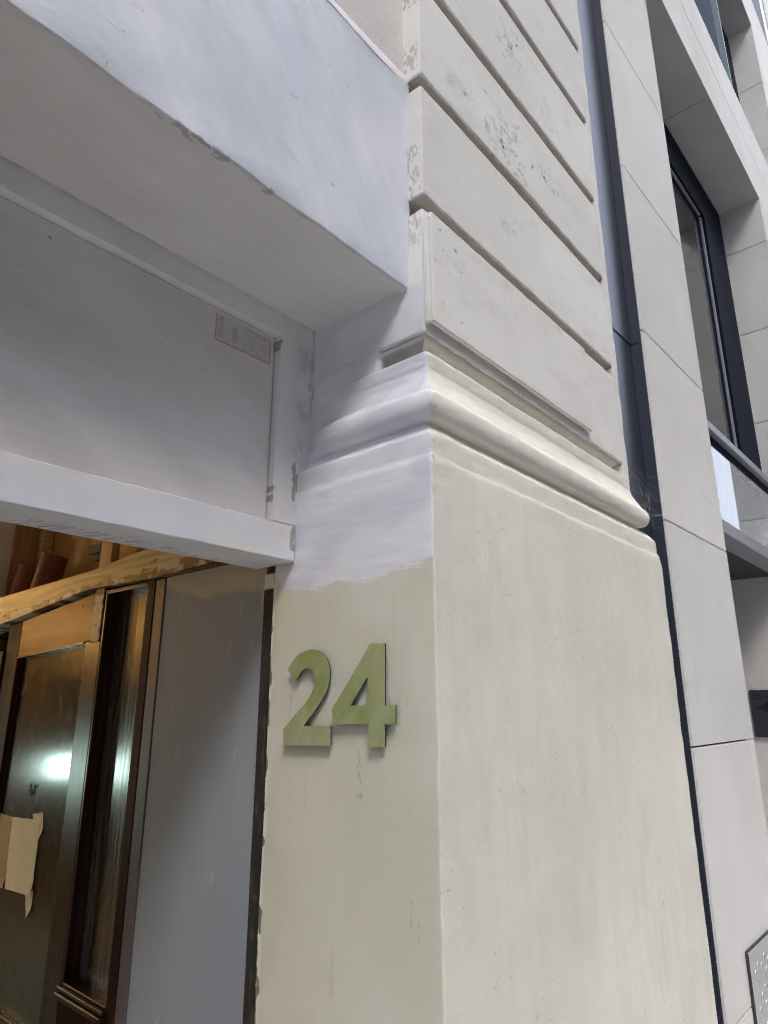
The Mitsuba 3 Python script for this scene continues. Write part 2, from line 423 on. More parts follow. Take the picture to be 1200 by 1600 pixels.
def ply_wood(p, n, uv):
    g = noise(p.y * 3.5 + 2 * noise(p.y * .9, p.z * 1.6, 2.), p.z * 9, 3.)
    c = mix((.42, .27, .12), (.54, .37, .19), g)
    return c * (1 + (noise(p.y * 90, p.z * 6, 2.) - .5) * .08)


mat('plywood', proc(ply_wood), .6)
mat('batten_wood', proc(lambda p, n, uv: mix((.30, .17, .07), (.46, .29, .13), noise(p.y * 60, p.z * 4, p.x * 60))), .6)
mat('clay', proc(lambda p, n, uv: mix((.16, .055, .04), (.25, .10, .065), fbm(p.y * 30, p.z * 30, p.x * 30, 3))), .65)
mat('dull_metal', (.35, .36, .37), .35, metallic=1.0)


# --- numerals
def olive(p, n, uv):
    a = fbm(p.y * 14, p.z * 10, 3., 4)
    c = mix((.235, .30, .115), (.32, .365, .19), smoothstep(.34, .66, a))
    haze = smoothstep(.50, .62, fbm(p.y * 10 + p.z * 4, p.z * 8 + 2, 8., 3))
    c = mix(c, (.42, .45, .33), haze * .35)
    wipe = smoothstep(.66, .74, noise(p.y * 70 + p.z * 40, p.z * 26, 5.))
    c = mix(c, (.42, .45, .32), wipe * .2)
    return c * (1 + grain(p, 700.) * .05)


mat('olive_metal', proc(olive), .36, lambda p, n, uv: fbm(p.y * 30, p.z * 22, 3., 3), .0004, .001, specular=.6)
mat('dark_edge', (.035, .04, .03), .45)
mat('white_plug', (.62, .60, .56), .5)


# --- office block
def stone(p, n, uv):
    a = fbm(p.x * 1.2, p.y * 1.2, p.z * .9, 4)
    c = mix((.62, .605, .59), (.685, .67, .66), smoothstep(.3, .7, a))
    vein = smoothstep(.02, .005, dr.abs(noise(p.x * 5 + p.y * 5, p.z * .9, 3.) - .5)) * smoothstep(.62, .72, noise(p.x * 2, p.y * 2, p.z * 1.1))
    c = mix(c, (.43, .41, .41), vein * .12)
    fine = noise(p.x * 9 + p.y * 9, p.z * 2.4, 5.)
    return c * (1 + (fine - .5) * .05 + grain(p, 260.) * .03)


mat('limestone', proc(stone), .70, lambda p, n, uv: fbm(p.x * 4, p.y * 4, p.z * 3, 3) + noise(p.x * 200, p.y * 200, p.z * 200) * .08, .0012, .002)
mat('limestone_grey', proc(lambda p, n, uv: stone(p, n, uv) * mi.Color3f(.945, .955, .96)), .70, lambda p, n, uv: fbm(p.x * 4, p.y * 4, p.z * 3, 3), .0012, .002)
mat('navy_metal', (.007, .010, .024), .65, specular=.12)
mat('navy_satin', proc(lambda p, n, uv: mix((.16, .18, .235), (.20, .22, .28), fbm(p.x * 4, p.y * 4, p.z * 1.6, 3))), .32, metallic=.9)
mat('slate_metal', (.030, .036, .054), .5, specular=.3)
mat('navy_glass', (.022, .045, .072), .6, specular=.1)
mat('teal_glass', (.085, .125, .145), .6, specular=.1)
mat('grey_glass', (.22, .24, .28), .6, specular=.1)
mat('edge_glass', (.55, .66, .74), .3)
mat('grey_metal', (.28, .29, .33), .38, metallic=.3)
mat('charcoal', (.035, .036, .04), .6)
mat('sign_face', (.03, .034, .042), .5)
mat('sign_mark', (.012, .012, .016), .5)
mat('mid_wall', (.07, .085, .095), .8)
mat('blind_cloth', (.34, .34, .32), .8)
mat('steel', proc(lambda p, n, uv: mix((.66, .66, .67), (.78, .78, .79), fbm(p.x * 6, p.y * 6, p.z * 14, 3))), .38, lambda p, n, uv: noise(p.x * 8, p.z * 220, 3.), .0001, .001, metallic=.8)
mat('paving', proc(lambda p, n, uv: mix((.42, .42, .415), (.50, .495, .485), fbm(p.x * 3, p.y * 3, 1., 4))), .8)
mat('asphalt', proc(lambda p, n, uv: mix((.045, .045, .047), (.065, .064, .064), fbm(p.x * 20, p.y * 20, 1., 3))), .85)
mat('brick_wall', proc(lambda p, n, uv: mix((.19, .185, .18), (.26, .25, .245), fbm(p.x * 2, p.z * 6, 3., 3))), .85)
mat('roll_white', (.66, .65, .62), .6)
mat('lobby_plaster', proc(lambda p, n, uv: mix((.42, .385, .32), (.50, .46, .39), fbm(p.y * 2, p.z * 2, p.x * 2, 3))), .7)
mat('lobby_floor', (.16, .14, .12), .5)
mat('dark_opening', (.012, .011, .01), .7)
mat('paper', proc(lambda p, n, uv: mix((.72, .70, .53), (.79, .77, .62), fbm(p.y * 30, p.z * 30, 2., 3))), .8)
mat('brown_paper', proc(lambda p, n, uv: mix((.38, .23, .10), (.46, .30, .14), fbm(p.y * 20, p.z * 20, 2., 3))), .7)
mat('ink', (.02, .02, .02), .6)
mat('web_silk', (.85, .85, .88), .5)
scene['coated_glass'] = {'type': 'thindielectric', 'int_ior': 1.28}
scene['tinted_glass'] = {'type': 'thindielectric', 'int_ior': 1.17, 'specular_transmittance': {'type': 'rgb', 'value': [.72, .88, .93]}}
scene['clear_glass'] = {'type': 'thindielectric', 'int_ior': 1.5}


# glass wiped with a greasy cloth: streaks of a thin scattering film on a clear pane
def film_streak(p, n, uv):
    bend = .05 * noise(p.y * 3, p.z * 2.2, 2.)
    s = noise((p.y + bend + p.z * .05) * 150, p.z * 1.6, 3.) * .6 + noise((p.y + bend) * 420, p.z * 4, 1.) * .4
    return .08 + .46 * smoothstep(.42, .78, s)


def film_smear(p, n, uv):
    return .03 + .14 * smoothstep(.55, .8, fbm(p.y * 26, p.z * 26, 3., 3))


for nm, fn, ro, df in (('streaky_glass', film_streak, .20, .30), ('smeared_glass', film_smear, .15, .05)):
    scene[nm] = {'type': 'blendbsdf', 'weight': proc(fn), 'a': {'type': 'principledthin', 'base_color': {'type': 'rgb', 'value': [.95, .96, .95]}, 'roughness': ro, 'spec_trans': 1.0, 'eta': 1.5},
                 'b': {'type': 'twosided', 'bsdf': {'type': 'bumpmap', 'arbitrary': proc(lambda p, n, uv: noise(p.y * 340, p.z * 14, 2.) + noise(p.y * 90, p.z * 60, 2.) * .6, .001), 'scale': .0008,
                       'bsdf': {'type': 'roughplastic', 'alpha': .20, 'diffuse_reflectance': {'type': 'rgb', 'value': [df * .92, df, df * .97]}}}}}
# the office glazing: coated panes, a thin sheet with a mirror share
scene['office_glass'] = {'type': 'blendbsdf', 'weight': .30, 'a': {'type': 'thindielectric', 'int_ior': 1.55},
                         'b': {'type': 'twosided', 'bsdf': {'type': 'conductor', 'specular_reflectance': {'type': 'rgb', 'value': [.84, .93, 1.0]}}}}

# ------------------------------------------------------------------ the setting: street (outside the frame, gives the bounce light)
key = thing('pavement', kind='structure')
put(key, None, cbox(-40, 60, -2.6, 12, -.3, 0, .01), 'paving')
key = thing('road', kind='structure')
put(key, None, cbox(-60, 90, -40, -2.6, -.5, -.12, .01), 'asphalt')
key = thing('opposite_building', 'plain brick building across the street, behind the viewer', 'building')
put(key, 'wall', cbox(-30, 45, -16, -9, -.3, 10.5, .02), 'brick_wall')
for fl in range(3):
    for i in range(24):
        x = -28 + i * 3
        put(key, 'window', cbox(x, x + 1.3, -9.0, -8.97, 1.2 + 3.1 * fl, 3.0 + 3.1 * fl, .01), 'navy_metal')

# ------------------------------------------------------------------ the painted stucco building
PB = thing('painted_building', 'old stucco building, cream pier with grooved blocks, overhanging bluish white fascia over the doorway', 'building')
XU, YU, XR = .046, .055, 1.482       # faces of the rusticated pier


# the pier: plinth, moulding and core in one swept profile (outward step from the upper faces, height)
def pier_profile():
    pts = [(.055, -.30), (.055, 1.0), (.055, 2.19), (.054, 2.210), (.0505, 2.216), (.0495, 2.222), (.049, 2.276), (.046, 2.284), (.036, 2.296), (.027, 2.314), (.025, 2.322)]
    for a in np.linspace(-70, 62, 12):
        pts.append((.036 + .031 * math.cos(math.radians(a)), 2.367 + .043 * math.sin(math.radians(a))))
    pts += [(.041, 2.423), (.030, 2.443), (.021, 2.463), (.0155, 2.482), (.0135, 2.494), (.0140, 2.498), (.0155, 2.503), (.0155, 2.541), (.010, 2.545), (-.046, 2.547), (-.050, 2.553), (-.050, 2.566),
            (-.046, 2.582), (-.034, 2.598), (-.016, 2.610), (-.012, 2.630)]
    out = []
    for (p0, z0), (p1, z1) in zip(pts[:-1], pts[1:]):
        n = max(1, int(math.ceil(math.hypot(p1 - p0, z1 - z0) / (.05 if z1 < 2.19 else .012))))
        for k in range(n):
            t = k / n
            out.append((p0 + (p1 - p0) * t, z0 + (z1 - z0) * t))
    return np.array(out + [pts[-1]])


def swept(prof, name, material, y_in=.60, x_end=.30, seed=0, part=None, only=None):
    p, z = prof[:, 0], prof[:, 1]
    rings = []
    na, nb, nc = 60, 70, 10
    rows = []
    for k in range(na):                                   # along the reveal, towards the street
        rows.append(('a', k / na))
    for k in range(-3, 4):                                # the rounded arris
        rows.append(('c', k / 3))
    for k in range(1, nb):
        rows.append(('b', k / nb))
    for k in range(-3, 4):
        rows.append(('d', k / 3))
    for k in range(1, nc + 1):
        rows.append(('e', k / nc))
    rr = .006
    lower = np.clip((2.225 - z) / .01, 0, 1)              # the plinth runs wider than the pier above
    xr = XR + lower * .145 + np.clip((2.315 - z) / .01, 0, 1) * (1 - lower) * .11 + np.clip((1.9 - z), 0, 2) * .02
    for kind, t in rows:
        X0, Y0, X1 = XU - p, YU - p, xr + p
        if kind == 'a':
            s = t
            x, y = X0, y_in + (Y0 + rr - y_in) * s
            # the moulding dies out in filler towards the back of the reveal
            if True:
                f = np.clip((y - .22) / .2, 0, 1)
                g = (z > 2.545)
                x = np.where(g, x * (1 - np.clip((y - .225) / .014, 0, 1)) + (XU + .002) * np.clip((y - .225) / .014, 0, 1), x)
                bulge = (z > 2.286) & (z <= 2.47)
                melt = np.clip((y - .36) / .14, 0, 1) ** 1.5
                x = np.where(bulge, XU - (p * (1 - melt) + melt * np.clip((2.40 - z) * .25, .006, .03)), x)
                soft = (z > 2.42) & (z <= 2.545)
                x = np.where(soft, x * (1 - .75 * f) + (XU - .004) * .75 * f, x)
        elif kind == 'c':
            a = math.pi / 4 * (1 + t)
            x, y = X0 + rr * (1 - math.cos(a)) * 1.0, Y0 + rr * (1 - math.sin(a))
        elif kind == 'b':
            x, y = X0 + rr + (X1 - rr * 2 - X0) * t, Y0
        elif kind == 'd':
            R = np.where(z < 2.22, .020, .008)
            a = math.pi / 4 * (1 + t)
            x, y = X1 - R * (1 - math.sin(a)), Y0 + R * (1 - math.cos(a))
        else:
            x, y = X1, Y0 + .02 + (x_end - Y0) * t
        P = np.stack([np.broadcast_to(x, z.shape), np.broadcast_to(y, z.shape), z], 1)
        rings.append(P)
    P = np.array(rings)
    # rounded top right shoulder of the plinth
    top = np.clip((P[..., 2] - 2.16) / .05, 0, 1) * (P[..., 2] <= 2.215)
    P[..., 0] -= np.where(P[..., 0] > 1.55, top ** 2 * .022, 0)
    wav = (meshkit.fbm(P * 4.0, 3, 3) - .5) * .005 + (meshkit.fbm(P * 18, 2, 8) - .5) * .0035
    P[..., 1] -= wav * (P[..., 1] < .5)
    P[..., 0] -= ((meshkit.fbm(P * 5.0, 3, 13) - .5) * .0045) * (P[..., 0] < .2) * (P[..., 2] > .2)
    arr = np.abs(np.arange(len(rows)) - (na + 3)) <= 3
    chip = np.clip((meshkit.fbm(P * np.array([30, 30, 55]), 2, 21) - .5) * 3.2, 0, 1) * arr[:, None]
    big = np.clip((meshkit.fbm(P * np.array([9, 9, 16]), 2, 33) - .55) * 4, 0, 1) * arr[:, None]
    big = big * (P[..., 2] > 2.2) * .7
    chip = chip * np.where(P[..., 2] > 2.2, 1, .45)
    P[..., 0] += chip * .005 + big * .006
    P[..., 1] += chip * .005 + big * .006
    lump = (meshkit.fbm(P * np.array([26, 26, 60]), 2, 51) - .5) * .0045 * (P[..., 2] > 2.2)
    P[..., 1] -= lump * (P[..., 1] < .3)
    P[..., 0] -= lump * (P[..., 0] < .2)
    if only is not None:
        keep = (P[0, :, 2] >= only[0] - 1e-6) & (P[0, :, 2] <= only[1] + 1e-6)
        P = P[:, keep]
    return P, na


prof = pier_profile()
P, na = swept(prof, 'pier', None)
# the reveal side and the street side carry different paint: cut at the arris
zc = prof[:, 1]
cut = na + 4
for name, rows in (('reveal', slice(0, cut)), ('plinth', slice(cut - 1, None))):
    sheet = sweep_rings(P[rows])
    put(PB + '__corner_pier', name, sheet, 'reveal_paint' if name == 'reveal' else 'cream_paint', smooth=50,
        label='pier side with fresh lavender white paint brushed over old cream paint' if name == 'reveal' else 'plain cream pier front with rounded moulding on top')
core = join(cbox(.117, 1.50, .125, .60, 2.50, 7.2, .002), cbox(.10, 1.60, .12, .60, -.3, 2.50, .002))
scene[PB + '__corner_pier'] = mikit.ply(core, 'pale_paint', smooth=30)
labels[PB + '__corner_pier'] = {'label': 'rusticated corner pier with cream plinth and rounded moulding'}
USED.add(PB + '__corner_pier')
# rusticated blocks; tops and bottoms follow the photograph's grooves
levels = [(2.616, 3.040), (3.092, 3.515), (3.562, 3.968), (4.022, 4.462), (4.518, 4.955), (5.010, 5.46), (5.51, 5.96), (6.01, 6.46), (6.51, 7.0)]
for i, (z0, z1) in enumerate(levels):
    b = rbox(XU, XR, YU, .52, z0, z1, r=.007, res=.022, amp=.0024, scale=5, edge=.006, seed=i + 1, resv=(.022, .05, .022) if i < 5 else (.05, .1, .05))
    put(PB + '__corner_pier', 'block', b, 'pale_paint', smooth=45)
mg = rbox(XR + .001, 1.548, YU + .003, .4, 2.55, 7.0, r=.006, res=.02, amp=.004, scale=9, edge=.012, seed=44, resv=(.02, .1, .02))
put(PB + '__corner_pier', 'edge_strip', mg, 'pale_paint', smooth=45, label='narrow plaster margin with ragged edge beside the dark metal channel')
# the board planted on the lowest block, with screw holes and a notched end
bd = rbox(.058, 1.128, .034, YU - .004, 2.648, 3.022, r=.004, res=.02, amp=.0015, scale=5, edge=.004, seed=61, resv=(.02, .05, .02))
bm = manifold(bd)
for x, z, r in ((.103, 2.979, .0055), (.184, 2.950, .006), (.117, 2.913, .0035), (.21, 2.89, .004), (.113, 2.735, .0035), (.206, 2.709, .0035), (.30, 2.80, .003), (.42, 2.93, .003)):
    bm = bm - m3.Manifold.cylinder(.03, r, r, 12).rotate([90, 0, 0]).translate([x, .049, z])
bd = to_trimesh(bm)
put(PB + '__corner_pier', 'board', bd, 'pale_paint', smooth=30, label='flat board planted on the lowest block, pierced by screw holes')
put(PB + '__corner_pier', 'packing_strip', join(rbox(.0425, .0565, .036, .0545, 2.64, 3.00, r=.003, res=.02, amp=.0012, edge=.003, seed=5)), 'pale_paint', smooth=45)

# glue left where signs were once stuck on the blocks
gl = []
for (x, z, sx, sz, n) in ((.70, 4.28, .09, .08, 12), (.60, 3.70, .10, .10, 12), (.92, 3.76, .12, .04, 7), (.30, 3.69, .07, .04, 5)):
    for k in range(n):
        g = trimesh.creation.icosphere(2, 1.0)
        v = np.array(g.vertices) * (1 + .7 * (meshkit.noise(np.array(g.vertices) * 1.7 + k * 3.1 + x * 9, 4) - .5))[:, None]
        v *= np.array([rng.uniform(.003, .008), .0018, rng.uniform(.002, .006)])
        th = rng.uniform(-1.2, .3)
        v[:, [0, 2]] = v[:, [0, 2]] @ np.array([[math.cos(th), math.sin(th)], [-math.sin(th), math.cos(th)]])
        gl.append(trimesh.Trimesh(v + np.array([x + rng.uniform(-sx, sx), YU - .0005, z + rng.uniform(-sz, sz)]), g.faces, process=False))
put(PB + '__corner_pier', 'glue_remnant', join(*gl[::3]), 'glue', smooth=60, kind='stuff')
put(PB + '__corner_pier', 'glue_stain', join(*gl[1::4]), 'dark_grime', smooth=60, kind='stuff')

# fascia over the doorway with its soffit
fa = rbox(-5.0, XU + .014, .113, .5085, 2.777, 3.562, r=.007, res=.025, amp=.0055, scale=3.2, edge=.009, seed=9, resv=(.03, .05, .03))
v = np.array(fa.vertices)
low = np.clip((2.815 - v[:, 2]) / .035, 0, 1) * (v[:, 1] < .16)                 # the trowelled slope along the bottom arris
v[:, 1] += low * (.004 + .008 * (meshkit.fbm(v * np.array([7, 1, 1]), 3, 4) - .5) * 2)
v[:, 2] += (v[:, 1] > .16) * (v[:, 2] < 2.9) * .010
fa.vertices = v
put(PB, 'fascia', fa, 'fascia_paint', smooth=50, label='overhanging fascia, mottled bluish white in front and grey below')
ch = sweep_rings(np.array([[(x, .1115 + .001 * math.sin(9 * x), 3.548 + .004 * math.sin(14 * x)), (x, .1130, 3.572), (x, .1275, 3.612 + .006 * math.sin(7 * x))] for x in np.linspace(-5, .095, 160)])[:, ::-1])
put(PB, 'fascia_ledge', ch, 'pink_undercoat', smooth=60, label='narrow sloping ledge of pink undercoat on top of the fascia')
wl = rbox(-5.0, .096, .1265, .6, 3.56, 7.0, r=.004, res=.08, amp=.004, scale=4, seed=17)
put(PB, 'wall', wl, 'rough_render', smooth=40, label='pebbly rendered wall above the fascia')

# overlight (painted board panel in a frame) under the soffit
TR = 'transom'
fr = join(rbox(-3.2, -.1005, .51, .60, 2.716, 2.80, r=.004, res=.05, amp=.0015, seed=2),
          rbox(-.1005, .058, .512, .60, 2.11, 2.80, r=.004, res=.03, amp=.002, edge=.003, seed=3))
put(PB, TR, fr, 'primer_paint', smooth=45, label='grey primed frame of the boarded overlight')
put(PB + '__' + TR, 'rail', rbox(-3.2, -.012, .508, .682, 2.0, 2.108, r=.004, res=.04, amp=.0022, edge=.003, scale=4, seed=6), 'primer_paint', smooth=45, label='bluish white bottom rail with rough sawn underside')
pm = manifold(cbox(-3.2, -.1045, .538, .552, 2.1085, 2.7135, .001))
for x, z in ((-.798, 2.672), (-.396, 2.116)):
    pm = pm - m3.Manifold.cylinder(.02, .004, .004, 12).rotate([90, 0, 0]).translate([x, .547, z])
put(PB + '__' + TR, 'panel', to_trimesh(pm), 'board_primer', smooth=False, label='flat board panel washed with thin grey primer')
put(PB + '__' + TR, 'backing', cbox(-3.2, .05, .56, .59, 2.1, 2.75, .002), 'dark_hole')

# lobby behind the doorway: opposite wall, rear wall, ceiling, floor
for m in (cbox(-2.05, -1.9, .1, 4.9, -.3, 2.9, .004), cbox(-2.05, -1.9, 6.35, 8.2, -.3, 2.9, .004), cbox(-2.05, -1.9, 4.9, 6.35, 1.72, 2.9, .004), cbox(-4.2, -4.05, 4.7, 6.6, -.3, 2.2, .004), cbox(-4.05, -2.05, 4.6, 4.75, -.3, 2.2, .004), cbox(-4.05, -2.05, 6.5, 6.65, -.3, 2.2, .004), cbox(-4.05, -2.05, 4.75, 6.5, 2.0, 2.2, .004), cbox(-4.05, -2.05, 4.75, 6.5, -.1, .03, .004), cbox(-2.05, 1.8, 8.0, 8.2, -.3, 2.9, .004)):
    put(PB, 'lobby_wall', m, 'lobby_plaster')
put(PB, 'lobby_ceiling', cbox(-2.05, 1.8, .605, 8.2, 2.82, 2.95, .004), 'lobby_plaster')
put(PB, 'lobby_floor', cbox(-2.05, 1.8, .3, 8.2, .004, .03, .002), 'lobby_floor')
put(PB, 'left_pier', cbox(-2.9, -2.06, 0, .7, 0, 2.77, .01), 'cream_paint')
put(PB, 'lobby_casing', join(cbox(-1.898, -1.86, 4.75, 6.5, 1.72, 1.80, .01), cbox(-1.898, -1.83, 4.7, 6.55, 1.80, 1.86, .015), cbox(-1.898, -1.87, 4.75, 4.9, .04, 1.72, .006), cbox(-1.898, -1.87, 6.35, 6.5, .04, 1.72, .006)), 'dark_varnish')
put(PB, 'lobby_pilaster', join(cbox(-1.899, -1.82, 3.6, 3.72, .04, 2.8, .01), cbox(-1.899, -1.85, 3.9, 4.0, .04, 2.3, .01), cbox(-1.899, -1.78, 7.0, 7.2, .04, 2.8, .01)), 'batten_wood')
put(PB, 'added_loft_floor', cbox(.102, 1.54, 1.36, 8.0, 2.055, 2.085, .003), 'batten_wood')  # unseen floor, added to block lamp light from the room below
put(PB, 'side_wall', cbox(.10, .90, .602, 1.35, .03, 2.81, .003), 'lobby_plaster')
put(PB, 'room_side', cbox(1.55, 1.8, 1.36, 8.0, .03, 2.81, .003), 'lobby_plaster')
for m in (cbox(.102, 1.54, 4.4, 4.5, .03, 2.05, .003), cbox(.91, 1.54, 1.25, 1.35, .03, 2.81, .003)):
    put(PB, 'room_wall', m, 'lobby_plaster')

# ------------------------------------------------------------------ door set in the side of the lobby
DF = thing('door_frame', 'dark varnished timber door frame with stripped pale head beam, beside blue grey board', 'door frame')
beam = sg.Polygon([(1.30, 2.050), (1.40, 2.052), (1.82, 2.062), (2.80, 1.976), (4.2, 1.85), (4.2, 2.07), (2.86, 2.123), (1.81, 2.140), (1.41, 2.168), (.60, 2.215), (.60, 2.075), (.92, 2.062)])
put(DF, 'beam', extrude_yz(beam, -.004, .10), 'stripped_timber', smooth=False, label='stripped pale beam with brown patches of old varnish')
put(DF, 'moulding', extrude_yz(sg.Polygon([(.66, 2.046), (1.25, 2.046), (1.25, 2.066), (.66, 2.078)]), .002, .03), 'dark_varnish', smooth=False)
put(DF, 'post', rbox(.014, .12, 1.318, 1.372, .03, 2.055, r=.004, res=.1), 'dull_varnish', smooth=45, label='dark red brown post beside the blue grey board')
put(DF, 'mullion', rbox(.018, .12, 1.703, 1.795, .03, 2.066, r=.004, res=.1), 'dark_varnish', smooth=45)
put(DF, 'mullion_cap', join(rbox(.013, .0175, 1.712, 1.785, 1.84, 2.06, r=.001, res=.1)), 'stripped_timber', smooth=45, label='stripped pale top of the mullion')
put(DF, 'jamb', rbox(.010, .09, .606, .671, .0, 1.935, r=.004, res=.05, amp=.001), 'black_paint', smooth=45, label='black painted jamb with worn edges')
put(DF, 'jamb_cap', rbox(.011, .09, .607, .670, 1.938, 1.985, r=.003, res=.05, amp=.001), 'roll_white', smooth=45)
put(DF, 'jamb_packing', rbox(.02, .09, .607, .670, 1.986, 2.0, r=.003, res=.05), 'dark_hole', smooth=45)
put(DF, 'lining', rbox(.018, .09, 2.702, 4.4, .03, 1.85, r=.004, res=.3), 'dull_varnish', smooth=45)

BB = thing('painted_board', 'tall blue grey painted board lining the wall between the black jamb and the dark post', 'board')
put(BB, 'face', rbox(.020, .05, .6725, 1.252, .03, 2.048, r=.002, res=.05, amp=.001, scale=3), 'blue_grey_paint', smooth=40)
put(BB, 'edge_strip', rbox(.016, .05, 1.2535, 1.316, .03, 2.045, r=.003, res=.1), 'plum_paint', smooth=40)
put(BB, 'screw', join(rod((.0155, 1.285, 1.99), (.018, 1.285, 1.99), .004)), 'dark_hole')

SL = thing('sidelight_window', 'narrow streaky glass sidelight in a dark varnished frame between the door and the board', 'window')
put(SL, 'frame', join(rbox(.018, .125, 1.373, 1.381, .61, 2.05, r=.004, res=.2), rbox(.018, .125, 1.688, 1.702, .61, 2.05, r=.004, res=.2),
                      rbox(.018, .125, 1.3815, 1.6875, 2.03, 2.049, r=.004, res=.2), rbox(.018, .125, 1.3815, 1.6875, .625, .650, r=.004, res=.2)), 'dark_varnish', smooth=45)
put(SL, 'sill_bead', join(rbox(.002, .0175, 1.374, 1.702, .628, .642, r=.005, res=.2), rbox(-.006, .0175, 1.374, 1.702, .606, .6255, r=.006, res=.2)), 'dark_varnish', smooth=45)
put(SL, 'pane', trimesh.Trimesh([(.076, 1.38, .65), (.076, 1.688, .65), (.076, 1.688, 2.03), (.076, 1.38, 2.03)], [(0, 2, 1), (0, 3, 2)], process=False), 'streaky_glass', smooth=False)
put(SL, 'lower_panel', rbox(.02, .06, 1.386, 1.702, .03, .604, r=.004, res=.2), 'dull_varnish', smooth=45)
put(SL, 'inner_strip', rbox(.087, .11, 1.41, 1.68, .66, .676, r=.002, res=.2), 'batten_wood', smooth=45)

DR = thing('glazed_door', 'dark varnished glazed door with amber top rail and a taped paper on its glass', 'door')
put(DR, 'top_rail', extrude_yz(sg.Polygon([(1.80, 1.852), (2.54, 1.818), (2.54, 1.985), (1.80, 2.052)]), .030, .075), 'amber_varnish', smooth=False, label='amber varnished top rail')
put(DR, 'stile', rbox(.028, .075, 1.797, 1.862, .05, 1.851, r=.012, res=.1), 'dark_varnish', smooth=45)
put(DR, 'stile', rbox(.030, .075, 2.545, 2.70, .05, 1.985, r=.006, res=.1), 'dull_varnish', smooth=45)
put(DR, 'bottom_rail', rbox(.030, .075, 1.863, 2.544, .05, .42, r=.005, res=.2), 'dark_varnish', smooth=45)
put(DR, 'pane', trimesh.Trimesh([(.056, 1.862, .42), (.056, 2.545, .42), (.056, 2.545, 1.83), (.056, 1.862, 1.849)], [(0, 2, 1), (0, 3, 2)], process=False), 'smeared_glass', smooth=False)
put(DR, 'glazing_bead', extrude_yz(sg.Polygon([(1.863, 1.838), (2.544, 1.807), (2.544, 1.816), (1.863, 1.849)]), .024, .054), 'dark_varnish', smooth=False)
mk = []
for (y0, z0, y1, z1) in ((2.285, 1.235, 2.22, 1.228), (2.27, 1.252, 2.20, 1.246), (2.255, 1.262, 2.25, 1.215), (2.215, 1.262, 2.21, 1.22), (2.20, 1.25, 2.185, 1.262), (2.235, 1.24, 2.23, 1.212)):
    mk.append(rod((.0545, y0, z0), (.0545, y1, z1), .0022, n=6))
put(DR, 'mark', join(*mk), 'ink')
put(DR, 'screw', rod((.026, 1.93, 2.005), (.031, 1.93, 2.005), .004, n=10), 'dull_metal')


def sheet_paper(corners, x, seed, curl=.004, n=16):
    c = np.array(corners, float)
    s = np.linspace(0, 1, n)
    A, B = np.meshgrid(s, s, indexing='ij')
    q = ((1 - A) * (1 - B))[..., None] * c[0] + (A * (1 - B))[..., None] * c[1] + (A * B)[..., None] * c[2] + ((1 - A) * B)[..., None] * c[3]
    X = x - curl * meshkit.fbm(np.dstack([q * 9, A * 0 + seed]), 2, seed) - .004 * np.maximum(0, B - .8) * A * 8
    jag = (meshkit.noise(np.dstack([q * 60, A * 0 + 2.]), seed) - .5) * .004 * (np.minimum.reduce([A, B, 1 - A, 1 - B]) < .01)
    Pf = np.dstack([X, q[..., 0] + jag, q[..., 1] + jag])
    Pb = Pf + np.array([.0005, 0, 0])
    a = sweep_rings(Pf)
    b = sweep_rings(Pb)
    b.faces = b.faces[:, ::-1]
    return join(a, b)


PS = thing('taped_paper', 'torn pale paper sheet taped to the glass of the dark door', 'paper')
put(PS, 'sheet', sheet_paper([(2.386, 1.115), (2.107, 1.132), (2.10, .85), (2.371, .835)], .052, 2), 'paper', smooth=True)
put(PS, 'backing', sheet_paper([(2.56, 1.118), (2.388, 1.114), (2.374, .834), (2.50, .82)], .053, 5), 'brown_paper', smooth=True)
put(PS, 'tape', sheet_paper([(2.20, 1.145), (2.10, 1.16), (2.075, 1.085), (2.11, 1.06)], .0535, 8, .001, 6), 'paper', smooth=True)
put(PS, 'tape', sheet_paper([(2.17, .86), (2.095, .87), (2.09, .80), (2.13, .765)], .0535, 9, .001, 6), 'paper', smooth=True)

# the open loft over the door head: plywood, battens, rolls
LS = thing('plywood_sheet', 'warm lit plywood sheet above the door beam', 'plywood')
put(LS, None, rbox(.302, .32, 1.95, 3.70, 2.15, 2.81, r=.002, res=.3), 'plywood')
LS = thing('timber_batten', 'upright reddish timber batten fixed on the beam in front of the plywood', 'batten')
put(LS, None, rbox(.02, .055, 1.70, 1.80, 2.142, 2.81, r=.003, res=.1), 'batten_wood')
LS = thing('timber_post', 'brown timber post at the left end of the plywood sheet', 'post')
put(LS, None, rbox(.10, .22, 3.02, 3.16, 2.10, 2.81, r=.004, res=.1), 'batten_wood')
LS = thing('timber_post', 'pale weathered post leaning between the brown post and the plywood', 'post')
put(LS, None, rbox(.24, .298, 2.98, 3.26, 2.12, 2.81, r=.004, res=.1), 'stripped_timber')
LS = thing('timber_post', 'pale painted upright at the far left edge above the beam', 'post')
put(LS, None, rbox(.0, .10, 3.03, 3.35, 2.12, 2.81, r=.004, res=.1), 'roll_white')
for i, (y, h, lab) in enumerate(((2.93, .225, 'left, lighter of the two clay pipes leaning on the beam'), (2.66, .25, 'right, darker of the two clay pipes leaning on the beam'))):
    RP = thing('clay_pipe', lab, 'pipe')
    z0 = 2.11
    tube = m3.Manifold.cylinder(h, .066, .066, 40) - m3.Manifold.cylinder(h, .056, .056, 40).translate([0, 0, .02])
    tm = to_trimesh(tube.rotate([0, 0, 0]).rotate([12, 6, 0]).translate([.15, y + .02, z0]))
    put(RP, None, tm, 'clay')
LS = thing('metal_bracket', 'small dull metal bracket fixed to the batten above the beam', 'bracket')
